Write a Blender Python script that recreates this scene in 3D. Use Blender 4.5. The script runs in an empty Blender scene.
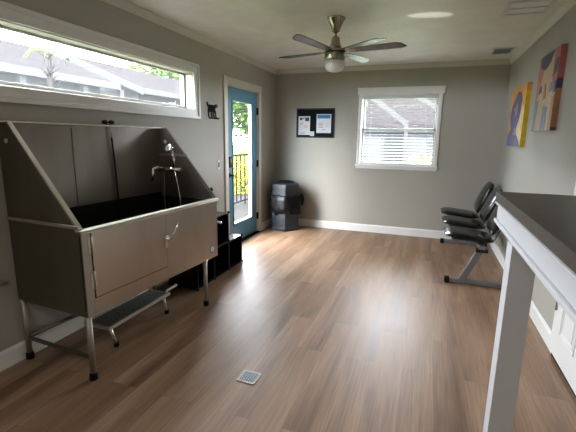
import bpy, bmesh, math, random
from mathutils import Vector, Matrix
random.seed(7)
SC = bpy.context.scene
COL = SC.collection
PI = math.pi

# ------------------------------------------------------------------ helpers
class MB:
    """collects shapes; build() links them as ONE mesh object"""
    def __init__(s):
        s.bm = bmesh.new(); s.mi = 0
    def _add(s, verts, faces, M=None, smooth=False):
        vs = [s.bm.verts.new((M @ Vector(v)) if M is not None else Vector(v)) for v in verts]
        for f in faces:
            try:
                fc = s.bm.faces.new([vs[i] for i in f]); fc.material_index = s.mi; fc.smooth = smooth
            except ValueError:
                pass
        return s
    def box(s, x0, x1, y0, y1, z0, z1, M=None):
        v = [(x, y, z) for x in (x0, x1) for y in (y0, y1) for z in (z0, z1)]
        f = [(0,1,3,2),(4,6,7,5),(0,4,5,1),(2,3,7,6),(0,2,6,4),(1,5,7,3)]
        return s._add(v, f, M)
    def bar(s, a, b, w, h=None, up=(0,0,1)):
        """rectangular bar from a to b"""
        h = h or w; a = Vector(a); b = Vector(b); d = (b-a); L = d.length; d.normalize()
        u = Vector(up)
        if abs(d.dot(u)) > .98: u = Vector((1,0,0))
        r = d.cross(u).normalized(); u = r.cross(d)
        M = Matrix.Translation(a) @ Matrix((r, d, u)).transposed().to_4x4()
        return s.box(-w/2, w/2, 0, L, -h/2, h/2, M)
    def tube(s, pts, rad, n=10, cap=True):
        pts = [Vector(p) for p in pts]
        rad = rad if isinstance(rad, (list, tuple)) else [rad]*len(pts)
        rings = []; prev = None
        for i, p in enumerate(pts):
            d = (pts[min(i+1, len(pts)-1)] - pts[max(i-1, 0)]).normalized()
            if prev is None:
                r = d.cross(Vector((0,0,1)))
                if r.length < .05: r = d.cross(Vector((1,0,0)))
            else:
                r = prev - d*prev.dot(d)
            r.normalize(); prev = r; u = d.cross(r)
            rings.append([s.bm.verts.new(p + (r*math.cos(2*PI*k/n) + u*math.sin(2*PI*k/n))*rad[i]) for k in range(n)])
        for a, b in zip(rings, rings[1:]):
            for k in range(n):
                f = s.bm.faces.new((a[k], a[(k+1)%n], b[(k+1)%n], b[k])); f.smooth = True; f.material_index = s.mi
        if cap:
            for rr in (rings[0][::-1], rings[-1]):
                f = s.bm.faces.new(rr); f.material_index = s.mi
        return s
    def lathe(s, prof, n=32, M=None, cap=True, smooth=True):
        """prof: list of (r, z)"""
        M = M or Matrix()
        rings = [[s.bm.verts.new(M @ Vector((r*math.cos(2*PI*k/n), r*math.sin(2*PI*k/n), z))) for k in range(n)] for r, z in prof]
        for a, b in zip(rings, rings[1:]):
            for k in range(n):
                f = s.bm.faces.new((a[k], a[(k+1)%n], b[(k+1)%n], b[k])); f.smooth = smooth; f.material_index = s.mi
        if cap:
            for rr in (rings[0][::-1], rings[-1]):
                f = s.bm.faces.new(rr); f.material_index = s.mi
        return s
    def prism(s, poly, a, b, axis='y', M=None):
        """poly 2-d in the plane of the other two axes (in xyz order), extruded a..b along axis"""
        def P(p, t):
            if axis == 'x': return (t, p[0], p[1])
            if axis == 'y': return (p[0], t, p[1])
            return (p[0], p[1], t)
        n = len(poly)
        v = [P(p, a) for p in poly] + [P(p, b) for p in poly]
        f = [tuple(range(n))[::-1], tuple(range(n, 2*n))] + [(i, (i+1)%n, n+(i+1)%n, n+i) for i in range(n)]
        return s._add(v, f, M)
    def sphere(s, c, r, sc=(1,1,1), u=16, v=10, M=None):
        m = Matrix.Translation(c) @ Matrix.Diagonal((*sc, 1))
        if M is not None: m = M @ m
        ret = bmesh.ops.create_uvsphere(s.bm, u_segments=u, v_segments=v, radius=r, matrix=m)
        for vv in ret['verts']:
            for f in vv.link_faces: f.smooth = True; f.material_index = s.mi
        return s
    def build(s, name, mats, parent=None, bevel=0, seg=2, subsurf=0, label=None):
        bmesh.ops.recalc_face_normals(s.bm, faces=s.bm.faces[:])
        me = bpy.data.meshes.new(name); s.bm.to_mesh(me); s.bm.free()
        for m in (mats if isinstance(mats, (list, tuple)) else [mats]): me.materials.append(m)
        o = bpy.data.objects.new(name, me); COL.objects.link(o)
        if parent: o.parent = parent
        if bevel:
            md = o.modifiers.new('bevel', 'BEVEL'); md.width = bevel; md.segments = seg; md.limit_method = 'ANGLE'; md.angle_limit = math.radians(35)
        if subsurf:
            md = o.modifiers.new('sub', 'SUBSURF'); md.levels = subsurf; md.render_levels = subsurf
        if label: o['label'] = label
        return o

def tag(o, label=None, cat=None, group=None, kind=None):
    if label: o['label'] = label
    if cat: o['category'] = cat
    if group: o['group'] = group
    if kind: o['kind'] = kind
    return o
def thing(name, label, cat, loc=(0,0,0), rz=0, group=None):
    o = bpy.data.objects.new(name, None); COL.objects.link(o)
    o.location = loc; o.rotation_euler = (0, 0, rz); o.empty_display_size = .1
    return tag(o, label, cat, group)
def structure(o, label=None, cat=None): return tag(o, label, cat, kind='structure')

# ------------------------------------------------------------------ materials
def new_mat(name):
    m = bpy.data.materials.new(name); m.use_nodes = True
    nt = m.node_tree; b = nt.nodes['Principled BSDF']
    return m, nt, b
def mat(name, col, rough=.5, metal=0., var=.06, scale=6., bump=0., bscale=120., spec=.5, stretch=(1,1,1), coat=0.):
    m, nt, b = new_mat(name); N = nt.nodes; L = nt.links
    b.inputs['Roughness'].default_value = rough; b.inputs['Metallic'].default_value = metal
    b.inputs['Specular IOR Level'].default_value = spec
    if coat: b.inputs['Coat Weight'].default_value = coat; b.inputs['Coat Roughness'].default_value = .1
    tc = N.new('ShaderNodeTexCoord'); mp = N.new('ShaderNodeMapping'); mp.inputs['Scale'].default_value = stretch
    L.new(tc.outputs['Object'], mp.inputs['Vector'])
    no = N.new('ShaderNodeTexNoise'); no.inputs['Scale'].default_value = scale; no.inputs['Detail'].default_value = 5
    L.new(mp.outputs['Vector'], no.inputs['Vector'])
    r = N.new('ShaderNodeMapRange'); r.inputs['From Min'].default_value = .3; r.inputs['From Max'].default_value = .7
    r.inputs['To Min'].default_value = 1-var; r.inputs['To Max'].default_value = 1+var
    L.new(no.outputs['Fac'], r.inputs['Value'])
    mx = N.new('ShaderNodeVectorMath'); mx.operation = 'SCALE'; mx.inputs[0].default_value = col[:3]
    L.new(r.outputs['Result'], mx.inputs['Scale']); L.new(mx.outputs['Vector'], b.inputs['Base Color'])
    if bump:
        n2 = N.new('ShaderNodeTexNoise'); n2.inputs['Scale'].default_value = bscale; n2.inputs['Detail'].default_value = 3
        L.new(tc.outputs['Object'], n2.inputs['Vector'])
        bp = N.new('ShaderNodeBump'); bp.inputs['Strength'].default_value = bump; bp.inputs['Distance'].default_value = .004
        L.new(n2.outputs['Fac'], bp.inputs['Height']); L.new(bp.outputs['Normal'], b.inputs['Normal'])
    return m

WALLC = (.36, .345, .30)
M_wall = mat('greige_wall_paint', WALLC, .6, var=.03, scale=1.5, bump=.35, bscale=70)
M_ceil = mat('textured_ceiling_paint', (.78, .76, .69), .45, var=.06, scale=5, bump=1.0, bscale=30)
M_trim = mat('white_trim_paint', (.74, .74, .72), .4, var=.02)
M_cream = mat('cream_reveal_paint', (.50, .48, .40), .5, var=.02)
M_casing = mat('door_casing_paint', (.66, .64, .58), .45, var=.02)
M_blue = mat('blue_door_paint', (.085, .24, .36), .4, var=.05, scale=4)
M_black = mat('black_plastic', (.010, .010, .011), .42, var=.2, spec=.25)
M_crate = mat('glossy_black_panel', (.008, .008, .010), .22, var=.2)
M_rubber = mat('black_rubber', (.008, .008, .008), .8, var=.2, spec=.12)
M_vinyl = mat('black_vinyl', (.005, .005, .006), .22, var=.2, spec=.28)
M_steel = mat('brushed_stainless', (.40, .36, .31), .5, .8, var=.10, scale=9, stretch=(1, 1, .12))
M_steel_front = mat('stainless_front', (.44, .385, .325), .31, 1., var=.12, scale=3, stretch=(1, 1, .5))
M_steel_side_shade = mat('stainless_side_shade', (.15, .14, .10), .42, .85, var=.14, scale=4, stretch=(1, 1, .3))  # same stainless darkened, shade on the side and underside put into the colour
M_steel_in_shade = mat('stainless_inner_shade', (.25, .225, .195), .36, .95, var=.14, scale=3, stretch=(1, 1, .25))  # darker copy of the stainless, inner shade put into the colour
M_steel_bright = mat('polished_edge', (.80, .78, .72), .3, .85, var=.05)
M_flange = mat('folded_steel_edge', (.50, .47, .40), .4, .85, var=.05)
M_chrome = mat('chrome', (.75, .75, .76), .12, 1., var=.03)
M_nickel = mat('brushed_nickel', (.42, .38, .31), .25, 1., var=.05)
M_gunmetal = mat('grey_powder_coat', (.18, .18, .19), .35, .4, var=.05)
M_white = mat('white_plastic', (.78, .78, .76), .4, var=.02)
M_beige = mat('beige_plastic', (.50, .48, .41), .4, var=.02)
M_frost = mat('frosted_glass_bowl', (.80, .80, .76), .35, var=.03)
M_blade = mat('silver_fan_blade', (.13, .12, .118), .25, .6, var=.06)
M_table = mat('dark_brown_laminate', (.045, .037, .032), .32, var=.25, scale=14, spec=.28)
M_tabw = mat('white_table_paint', (.58, .59, .61), .42, var=.02)
M_bag = mat('black_bin_bag', (.005, .005, .006), .38, spec=.25, var=.2, bump=.8, bscale=25)
M_bin = mat('dark_blue_grey_plastic', (.018, .022, .028), .5, var=.1)
M_board = mat('black_felt_board', (.010, .011, .013), .95, var=.2, spec=.05)
M_paper = mat('white_paper', (.62, .63, .66), .7, var=.03)
M_paperblue = mat('blue_print', (.02, .16, .42), .6, var=.05)
M_ink = mat('grey_print', (.2, .2, .22), .7, var=.1)
M_inkb = mat('black_print', (.04, .04, .05), .7, var=.1)
M_inkr = mat('peach_print', (.75, .42, .30), .7, var=.1)
M_sash = mat('white_sash_vinyl', (.42, .42, .42), .5, var=.02)
M_tread = mat('dark_diamond_tread', (.30, .32, .30), .45, .6, var=.5, scale=60)
M_drain = mat('drain_steel', (.25, .28, .30), .35, .8, var=.3, scale=120)
M_drain_hole = mat('drain_slots', (.03, .04, .05), .5, var=.1)
M_slat = mat('white_blind_slats', (.60, .61, .61), .5, var=.02)
M_vent = mat('vent_white_metal', (.68, .68, .64), .45, var=.02)
M_ventdark = mat('vent_interior', (.02, .02, .02), .8, var=.1)
M_filter = mat('pleated_filter', (.85, .87, .92), .8, var=.08, scale=30)

def floor_mat():
    m, nt, b = new_mat('vinyl_plank_floor'); N = nt.nodes; L = nt.links
    tc = N.new('ShaderNodeTexCoord')
    mp = N.new('ShaderNodeMapping'); mp.inputs['Rotation'].default_value = (0, 0, PI/2)
    L.new(tc.outputs['Object'], mp.inputs['Vector'])
    br = N.new('ShaderNodeTexBrick'); br.offset = .37; br.inputs['Scale'].default_value = 1
    br.inputs['Brick Width'].default_value = 1.22; br.inputs['Row Height'].default_value = .18
    br.inputs['Mortar Size'].default_value = .0014; br.inputs['Mortar Smooth'].default_value = .2
    br.inputs['Color1'].default_value = (0, 0, 0, 1); br.inputs['Color2'].default_value = (1, 1, 1, 1); br.inputs['Mortar'].default_value = (.5, .5, .5, 1)
    L.new(mp.outputs['Vector'], br.inputs['Vector'])
    # long-grain noise, shifted per plank
    sep = N.new('ShaderNodeSeparateColor'); L.new(br.outputs['Color'], sep.inputs['Color'])
    sc = N.new('ShaderNodeMapping'); sc.inputs['Scale'].default_value = (5.5, .55, 1)
    L.new(tc.outputs['Object'], sc.inputs['Vector'])
    ad = N.new('ShaderNodeVectorMath'); ad.operation = 'ADD'
    cb = N.new('ShaderNodeCombineXYZ'); mu = N.new('ShaderNodeMath'); mu.operation = 'MULTIPLY'; mu.inputs[1].default_value = 7.3
    L.new(sep.outputs[0], mu.inputs[0]); L.new(mu.outputs[0], cb.inputs['Z'])
    L.new(sc.outputs['Vector'], ad.inputs[0]); L.new(cb.outputs['Vector'], ad.inputs[1])
    n1 = N.new('ShaderNodeTexNoise'); n1.inputs['Scale'].default_value = 1.0; n1.inputs['Detail'].default_value = 4; n1.inputs['Distortion'].default_value = .6
    L.new(ad.outputs['Vector'], n1.inputs['Vector'])
    sc2 = N.new('ShaderNodeMapping'); sc2.inputs['Scale'].default_value = (60, 2.2, 1); L.new(tc.outputs['Object'], sc2.inputs['Vector'])
    n2 = N.new('ShaderNodeTexNoise'); n2.inputs['Scale'].default_value = 1.5; n2.inputs['Detail'].default_value = 6; n2.inputs['Distortion'].default_value = .4
    L.new(sc2.outputs['Vector'], n2.inputs['Vector'])
    cr = N.new('ShaderNodeValToRGB'); e = cr.color_ramp.elements
    e[0].position = .30; e[0].color = (.128, .071, .041, 1); e[1].position = .72; e[1].color = (.335, .225, .150, 1)
    k = e.new(.50); k.color = (.238, .142, .085, 1)
    L.new(n1.outputs['Fac'], cr.inputs['Fac'])
    r2 = N.new('ShaderNodeMapRange'); r2.inputs['From Min'].default_value = .3; r2.inputs['From Max'].default_value = .7
    r2.inputs['To Min'].default_value = .80; r2.inputs['To Max'].default_value = 1.18; L.new(n2.outputs['Fac'], r2.inputs['Value'])
    r3 = N.new('ShaderNodeMapRange'); r3.inputs['To Min'].default_value = .96; r3.inputs['To Max'].default_value = 1.04; L.new(sep.outputs[0], r3.inputs['Value'])
    m1 = N.new('ShaderNodeMath'); m1.operation = 'MULTIPLY'; L.new(r2.outputs['Result'], m1.inputs[0]); L.new(r3.outputs['Result'], m1.inputs[1])
    sv = N.new('ShaderNodeVectorMath'); sv.operation = 'SCALE'; L.new(cr.outputs['Color'], sv.inputs[0]); L.new(m1.outputs[0], sv.inputs['Scale'])
    mx = N.new('ShaderNodeMix'); mx.data_type = 'RGBA'; mx.inputs['B'].default_value = (.10, .065, .045, 1)
    L.new(sv.outputs['Vector'], mx.inputs['A'])
    mf = N.new('ShaderNodeMath'); mf.operation = 'MULTIPLY'; mf.inputs[1].default_value = .35; L.new(br.outputs['Fac'], mf.inputs[0]); L.new(mf.outputs[0], mx.inputs['Factor'])
    L.new(mx.outputs['Result'], b.inputs['Base Color'])
    rr = N.new('ShaderNodeMapRange'); rr.inputs['To Min'].default_value = .36; rr.inputs['To Max'].default_value = .52; L.new(n1.outputs['Fac'], rr.inputs['Value'])
    L.new(rr.outputs['Result'], b.inputs['Roughness'])
    b.inputs['Specular IOR Level'].default_value = .42
    bp = N.new('ShaderNodeBump'); bp.inputs['Strength'].default_value = .15; bp.inputs['Distance'].default_value = .002
    L.new(n2.outputs['Fac'], bp.inputs['Height']); L.new(bp.outputs['Normal'], b.inputs['Normal'])
    return m
M_floor = floor_mat()

def glass_mat(name, haze, tint=(1,1,1)):
    m = bpy.data.materials.new(name); m.use_nodes = True; nt = m.node_tree; N = nt.nodes; L = nt.links
    N.remove(N['Principled BSDF']); out = N['Material Output']
    t = N.new('ShaderNodeBsdfTransparent'); t.inputs['Color'].default_value = (*tint, 1)
    g = N.new('ShaderNodeBsdfGlossy'); g.inputs['Roughness'].default_value = .03
    d = N.new('ShaderNodeBsdfTranslucent'); d.inputs['Color'].default_value = (.9, .92, .95, 1)
    fr = N.new('ShaderNodeFresnel'); fr.inputs['IOR'].default_value = 1.35
    no = N.new('ShaderNodeTexNoise'); no.inputs['Scale'].default_value = 3
    mr = N.new('ShaderNodeMapRange'); mr.inputs['To Min'].default_value = haze*.7; mr.inputs['To Max'].default_value = haze*1.3
    L.new(no.outputs['Fac'], mr.inputs['Value'])
    a = N.new('ShaderNodeMixShader'); L.new(mr.outputs['Result'], a.inputs[0]); L.new(t.outputs[0], a.inputs[1]); L.new(d.outputs[0], a.inputs[2])
    c = N.new('ShaderNodeMixShader'); ge = N.new('ShaderNodeNewGeometry'); iv = N.new('ShaderNodeMath'); iv.operation = 'SUBTRACT'; iv.inputs[0].default_value = 1
    ml = N.new('ShaderNodeMath'); ml.operation = 'MULTIPLY'
    L.new(ge.outputs['Backfacing'], iv.inputs[1]); L.new(iv.outputs[0], ml.inputs[0]); L.new(fr.outputs[0], ml.inputs[1]); L.new(ml.outputs[0], c.inputs[0]); L.new(a.outputs[0], c.inputs[1]); L.new(g.outputs[0], c.inputs[2])
    L.new(c.outputs[0], out.inputs['Surface'])
    return m
M_glass_hi = glass_mat('hazy_window_glass', .008)
M_glass = glass_mat('clear_window_glass', .003)

# outdoors: colours scaled dark, putting a lower exposure into the albedo
EX = .027
M_grass = mat('sunlit_lawn', tuple(EX*6*v for v in (.20, .34, .10)), .9, var=.25, scale=2, spec=0.)
M_pave = mat('pale_concrete', tuple(EX*v for v in (.60, .58, .54)), .9, var=.1, scale=1, spec=0.)
M_roof = mat('grey_brown_shingles', tuple(EX*v for v in (.32, .29, .30)), .9, var=.2, scale=8, spec=0.)
M_hwall = mat('pale_blue_siding', tuple(EX*1.5*v for v in (.60, .66, .72)), .8, var=.05, spec=0.)
M_hcream = mat('cream_siding', tuple(EX*v for v in (.62, .60, .50)), .8, var=.05, spec=0.)
M_hwhite = mat('white_exterior_trim', tuple(EX*v for v in (.85, .85, .85)), .7, var=.02, spec=0.)
M_hwin = mat('house_window_glass', tuple(EX*v for v in (.42, .47, .52)), .6, var=.1, spec=0.)
M_leaf = mat('sunlit_green_leaves', tuple(EX*6*v for v in (.22, .40, .09)), .7, var=.35, scale=3, spec=0.)
M_leafy = mat('yellow_green_leaves', tuple(EX*6*v for v in (.50, .56, .10)), .7, var=.3, scale=5, spec=0.)
M_yellow = mat('yellow_blossom', tuple(EX*6*v for v in (.85, .72, .08)), .7, var=.2, scale=9, spec=0.)
M_bark = mat('grey_bark', tuple(EX*v for v in (.33, .29, .26)), .9, var=.2, spec=0.)
M_rail = mat('dark_metal_railing', tuple(EX*v for v in (.05, .055, .06)), .5, .3, var=.1, spec=0.)

# ------------------------------------------------------------------ room shell
W, H, D = 3.308, 2.48, 7.4
def wall_boxes(mb, plane, a0, a1, u0, u1, z0, z1, holes):
    us = sorted({u0, u1, *[h[0] for h in holes], *[h[1] for h in holes]})
    zs = sorted({z0, z1, *[h[2] for h in holes], *[h[3] for h in holes]})
    for ua, ub in zip(us, us[1:]):
        for za, zb in zip(zs, zs[1:]):
            uc, zc = (ua+ub)/2, (za+zb)/2
            if any(h[0] < uc < h[1] and h[2] < zc < h[3] for h in holes): continue
            if plane == 'x': mb.box(a0, a1, ua, ub, za, zb)
            else: mb.box(ua, ub, a0, a1, za, zb)
HW = (-5.02, -2.355, 1.712, 2.082)        # high window opening on the left wall (y0 y1 z0 z1)
DO = (-1.622, -.680, 0., 2.066)           # door opening
BW = (1.388, 2.462, 1.052, 2.066)         # back window opening (x0 x1 z0 z1)
b = MB(); b.box(-.15, W+.15, -D-.15, .15, -.12, 0)
structure(b.build('floor', M_floor), 'brown wood-look plank floor')
b = MB(); b.box(-.15, W+.15, -D-.15, .15, H, H+.1)
structure(b.build('ceiling', M_ceil), 'off-white lightly textured ceiling')
b = MB(); wall_boxes(b, 'x', -.15, 0, -D, 0, 0, H, [HW, DO]); structure(b.build('wall_left', M_wall))
b = MB(); wall_boxes(b, 'y', 0, .15, -.15, W+.15, 0, H, [BW]); structure(b.build('wall_back', M_wall))
b = MB(); b.box(W, W+.15, -D, 0, 0, H); structure(b.build('wall_right', M_wall))
b = MB(); b.box(-.15, W+.15, -D-.15, -D, 0, H); structure(b.build('wall_front', M_wall))

BB, BT = .118, .016
def bbprof(sgn, x): # baseboard profile points (offset, z)
    return [(x, 0), (x+sgn*BT, 0), (x+sgn*BT, BB-.018), (x+sgn*BT*.55, BB-.004), (x+sgn*BT*.4, BB), (x, BB)]
b = MB(); b.prism(bbprof(1, 0), -D, -1.715, 'y'); b.prism(bbprof(1, 0), -.585, 0, 'y'); structure(b.build('baseboard_left', M_trim))
b = MB(); b.prism([(-t, z) for t, z in bbprof(1, 0)], BT, W-BT, 'x'); structure(b.build('baseboard_back', M_trim))
b = MB(); b.prism(bbprof(-1, W), -3.06, -BT, 'y'); b.prism(bbprof(-1, W), -D, -4.06, 'y'); structure(b.build('baseboard_right', M_trim))
M_crown = mat('crown_paint', (.56, .54, .48), .5, var=.02)
def crown(sgn, x): return [(x, H), (x+sgn*.036, H), (x+sgn*.032, H-.014), (x+sgn*.016, H-.045), (x+sgn*.010, H-.066), (x, H-.066)]
b = MB(); b.prism(crown(1, 0), -D, 0, 'y'); structure(b.build('trim_1', M_crown), 'crown moulding on the left wall')
b = MB(); b.prism([(-t, z) for t, z in crown(1, 0)], .0, W, 'x'); structure(b.build('trim_2', M_crown), 'crown moulding on the back wall')
b = MB(); b.prism(crown(-1, W), -D, 0, 'y'); structure(b.build('trim_3', M_crown), 'crown moulding on the right wall')

# ---- window_1 : long high window on the left wall
w1 = thing('window_1', None, None, (0, 0, 0)); structure(w1, 'long narrow high window with white casing above the dog wash tub')
y0, y1, z0, z1 = HW
b = MB()
for (t, wdt) in ((.018, .088), (.030, .030)):   # stepped casing
    o0, o1 = (.0, wdt) if wdt > .05 else (.064, .094)
    b.box(0, t, y0-o1, y1+o1, z1+o0, z1+o1); b.box(0, t, y0-o1, y1+o1, z0-o1, z0-o0)
    b.box(0, t, y0-o1, y0-o0, z0-o0, z1+o0); b.box(0, t, y1+o0, y1+o1, z0-o0, z1+o0)
b.build('window_casing', M_trim, w1, bevel=.003)
b = MB()
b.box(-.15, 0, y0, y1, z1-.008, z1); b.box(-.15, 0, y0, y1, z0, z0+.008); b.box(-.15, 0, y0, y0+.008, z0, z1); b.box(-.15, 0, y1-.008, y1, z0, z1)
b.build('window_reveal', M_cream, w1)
b = MB(); f = .028
b.box(-.12, -.085, y0+.008, y1-.008, z1-.008-f*.6, z1-.008); b.box(-.12, -.085, y0+.008, y1-.008, z0+.008, z0+.008+f)
b.box(-.12, -.085, y0+.008, y0+.008+f, z0, z1); b.box(-.12, -.085, y1-.008-f, y1-.008, z0, z1)
b.build('window_frame', M_sash, w1, bevel=.003)
b = MB(); b.box(-.104, -.100, y0+.03, y1-.03, z0+.03, z1-.03); b.build('pane', M_glass_hi, w1)

# ---- window_2 : back wall
w2 = thing('window_2', None, None); structure(w2, 'white double-hung window with a lowered blind in the back wall')
x0, x1, z0, z1 = BW
b = MB()
b.box(x0-.062, x1+.070, -.024, 0, z1, z1+.095); b.box(x0-.066, x1+.074, -.032, 0, z1+.083, z1+.103)
b.box(x0-.045, x0, -.018, 0, z0, z1); b.box(x1, x1+.045, -.018, 0, z0, z1)
b.build('window_casing', M_trim, w2, bevel=.003)
b = MB(); b.box(x0-.055, x1+.055, -.042, .0, z0-.030, z0); b.box(x0-.045, x1+.045, -.018, 0, z0-.062, z0-.030)
b.build('window_sill', M_trim, w2, bevel=.004)
b = MB(); b.box(x0, x0+.006, 0, .15, z0, z1); b.box(x1-.006, x1, 0, .15, z0, z1); b.box(x0, x1, 0, .15, z1-.006, z1); b.box(x0, x1, 0, .15, z0, z0+.006)
b.build('window_reveal', M_trim, w2)
zm = (z0+z1)/2 + .015
for nm, a, c, yy in (('lower_sash', z0+.006, zm+.018, .085), ('upper_sash', zm-.018, z1-.006, .112)):
    b = MB(); f = .034
    b.box(x0+.006, x1-.006, yy, yy+.025, a, a+f); b.box(x0+.006, x1-.006, yy, yy+.025, c-f, c)
    b.box(x0+.006, x0+.006+f, yy, yy+.025, a, c); b.box(x1-.006-f, x1-.006, yy, yy+.025, a, c)
    so = b.build(nm, M_sash, w2, bevel=.002)
    b = MB(); b.box(x0+.03, x1-.03, yy+.010, yy+.014, a+.02, c-.02); b.build('pane', M_glass, so)

# ---- blind hanging in window_2
bl = thing('window_blind', 'white horizontal slat blind lowered over the back wall window', 'blind', ((x0+x1)/2, .045, z0))
hw = (x1-x0)/2 - .012; hh = z1-z0
b = MB(); b.box(-hw, hw, -.024, .024, hh-.050, hh-.008); b.build('headrail', M_slat, bl, bevel=.003)
b = MB(); ns = 21
for i in range(ns):
    zz = .045 + (hh-.12)*i/(ns-1)
    Mx = Matrix.Translation((0, 0, zz)) @ Matrix.Rotation(math.radians(2), 4, 'X')
    b.box(-hw, hw, -.023, .023, -.0012, .0012, Mx)
b.build('slats', M_slat, bl)
b = MB(); b.box(-hw, hw, -.022, .022, .008, .024); b.build('bottom_rail', M_slat, bl, bevel=.003)
for xx in (-hw+.13, hw-.13):
    b = MB(); b.tube([(xx, -.026, .02), (xx, -.026, hh-.05)], .0012, 6); b.build('ladder_cord', M_white, bl)
b = MB(); b.tube([(-hw+.065, -.034, hh-.05), (-hw+.060, -.034, .33)], .0045, 8); b.build('tilt_wand', M_beige, bl)

# ---- door_1 : blue glazed door on the left wall
d1 = thing('door_1', None, None); structure(d1, 'blue exterior door with a tall glass light and white casing')
y0, y1, _, z1 = DO
b = MB()
cw = .088
b.box(0, .018, y0-cw, y0, 0, z1+cw); b.box(0, .018, y1, y1+cw, 0, z1+cw); b.box(0, .018, y0, y1, z1, z1+cw)
b.build('door_casing', M_casing, d1, bevel=.004)
b = MB(); b.box(-.15, 0, y0, y0+.014, 0, z1); b.box(-.15, 0, y1-.014, y1, 0, z1); b.box(-.15, 0, y0+.014, y1-.014, z1-.012, z1); b.build('door_jamb', M_casing, d1)
ly0, ly1, lz0, lz1 = y0+.018, y1-.016, .022, z1-.015
gy0, gy1, gz0, gz1 = -1.440, -.845, .265, 1.885
b = MB(); wall_boxes(b, 'x', -.062, -.018, ly0, ly1, lz0, lz1, [(gy0, gy1, gz0, gz1)])
leaf = b.build('door_leaf', M_blue, d1)
b = MB(); q = .022
for xa, xb in ((-.018, -.008), (-.072, -.062)):
    b.box(xa, xb, gy0-q, gy1+q, gz1, gz1+q); b.box(xa, xb, gy0-q, gy1+q, gz0-q, gz0); b.box(xa, xb, gy0-q, gy0, gz0, gz1); b.box(xa, xb, gy1, gy1+q, gz0, gz1)
b.build('glass_surround', M_blue, leaf, bevel=.003)
b = MB(); b.box(-.062, -.018, gy1-.035, gy1, gz0, gz1); b.box(-.062, -.018, gy0, gy1-.035, gz0, gz0+.018); b.build('glass_stop', M_white, leaf)
b = MB(); b.box(-.042, -.038, gy0, gy1, gz0, gz1); b.build('pane', M_glass, leaf)
b = MB(); b.box(-.018, .010, -1.572, -1.508, 1.045, 1.185); kp = b.build('keypad_deadbolt', M_black, leaf, bevel=.008)
b = MB(); b.box(.010, .012, -1.558, -1.522, 1.10, 1.165); b.build('keypad_buttons', M_gunmetal, kp)
b = MB(); Mx = Matrix.Translation((-.018, -1.545, .945)) @ Matrix.Rotation(PI/2, 4, 'Y')
b.lathe([(.030, 0), (.030, .010), (.012, .014), (.012, .045)], 20, Mx); b.tube([(.024, -1.545, .945), (.026, -1.50, .945), (.022, -1.445, .943)], [.010, .009, .007], 10)
b.build('door_handle', M_black, leaf)
for zz in (.26, 1.05, 1.80):
    b = MB(); b.box(-.014, .003, ly1-.008, ly1+.022, zz-.05, zz+.05); b.tube([(.006, ly1+.006, zz-.052), (.006, ly1+.006, zz+.052)], .007, 8)
    b.build('hinge', M_black, d1)
b = MB(); b.box(-.15, .030, y0, y1, 0, .020); b.build('threshold', M_rubber, d1, bevel=.003)

# ---- door_2 : white panel door at the near end of the right wall
d2 = thing('door_2', None, None); structure(d2, 'white panelled door in the right wall under the counter end')
dy1, dy0 = -3.130, -3.990
b = MB(); b.box(W-.020, W, dy1, dy1+.068, 0, 2.12); b.box(W-.020, W, dy0-.068, dy0, 0, 2.12); b.box(W-.020, W, dy0, dy1, 2.05, 2.12)
b.build('door_casing', M_trim, d2, bevel=.005)
b = MB(); b.box(W-.030, W-.002, dy0+.006, dy1-.010, .030, 2.045)
lf = b.build('door_leaf', M_trim, d2, bevel=.002)
for (za, zb) in ((.20, .72), (.90, 1.90)):
    for (ya, yb) in ((dy0+.10, (dy0+dy1)/2-.04), ((dy0+dy1)/2+.04, dy1-.12)):
        b = MB(); 
        for k, o in ((.036, 0), (.034, .022)):
            b.box(W-k, W-.028, ya+o, yb-o, zb-.014-o, zb-o); b.box(W-k, W-.028, ya+o, yb-o, za+o, za+.014+o)
            b.box(W-k, W-.028, ya+o, ya+.014+o, za+o, zb-o); b.box(W-k, W-.028, yb-.014-o, yb-o, za+o, zb-o)
        b.box(W-.035, W-.028, ya+.05, yb-.05, za+.05, zb-.05)
        b.build('raised_panel', M_trim, lf, bevel=.003)
for zz in (.375, .98, 1.82):
    b = MB(); b.tube([(W-.034, dy1-.004, zz-.045), (W-.034, dy1-.004, zz+.045)], .007, 8); b.box(W-.034, W-.019, dy1-.004, dy1+.020, zz-.04, zz+.04)
    b.build('hinge', M_chrome, d2)
b = MB(); b.box(W-.022, W-.001, dy1-.011, dy1-.001, 0.0, 2.045); b.build('door_gap_shade', M_rubber, d2)  # black strip painted in for the shade between leaf and casing
b = MB(); b.box(W-.018, W-.001, dy0+.01, dy1-.012, 0.0, .029); b.build('threshold', M_rubber, d2)  # black strip stands in for the shadow under the leaf

# ------------------------------------------------------------------ ceiling fan
FX, FY = 1.52, -2.39
fan = thing('ceiling_fan', 'brushed nickel ceiling fan with silver blades and frosted light bowl', 'fan', (FX, FY, H))
b = MB(); b.lathe([(.082, 0), (.082, -.006), (.074, -.016), (.060, -.045), (.044, -.085), (.034, -.112), (.020, -.120)], 28); b.build('canopy', M_nickel, fan)
b = MB(); b.tube([(0, 0, -.118), (0, 0, -.170)], .011, 12); b.build('downrod', M_nickel, fan)
b = MB(); b.lathe([(.030, -.158), (.036, -.164), (.040, -.205), (.052, -.235), (.053, -.258)], 28); b.build('motor_cap', M_nickel, fan)
b = MB(); b.lathe([(.060, -.256), (.088, -.262), (.092, -.274), (.092, -.350), (.086, -.360), (.070, -.362)], 32); hs = b.build('motor_housing', M_nickel, fan)
b = MB(); b.lathe([(.0935, -.285), (.0935, -.297)], 32, cap=False); b.build('dark_band', M_black, hs)
b = MB(); b.lathe([(.078, -.361), (.088, -.366), (.089, -.400), (.082, -.424), (.062, -.444), (.030, -.454), (.004, -.456)], 32); b.build('light_bowl', M_frost, fan)
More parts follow.
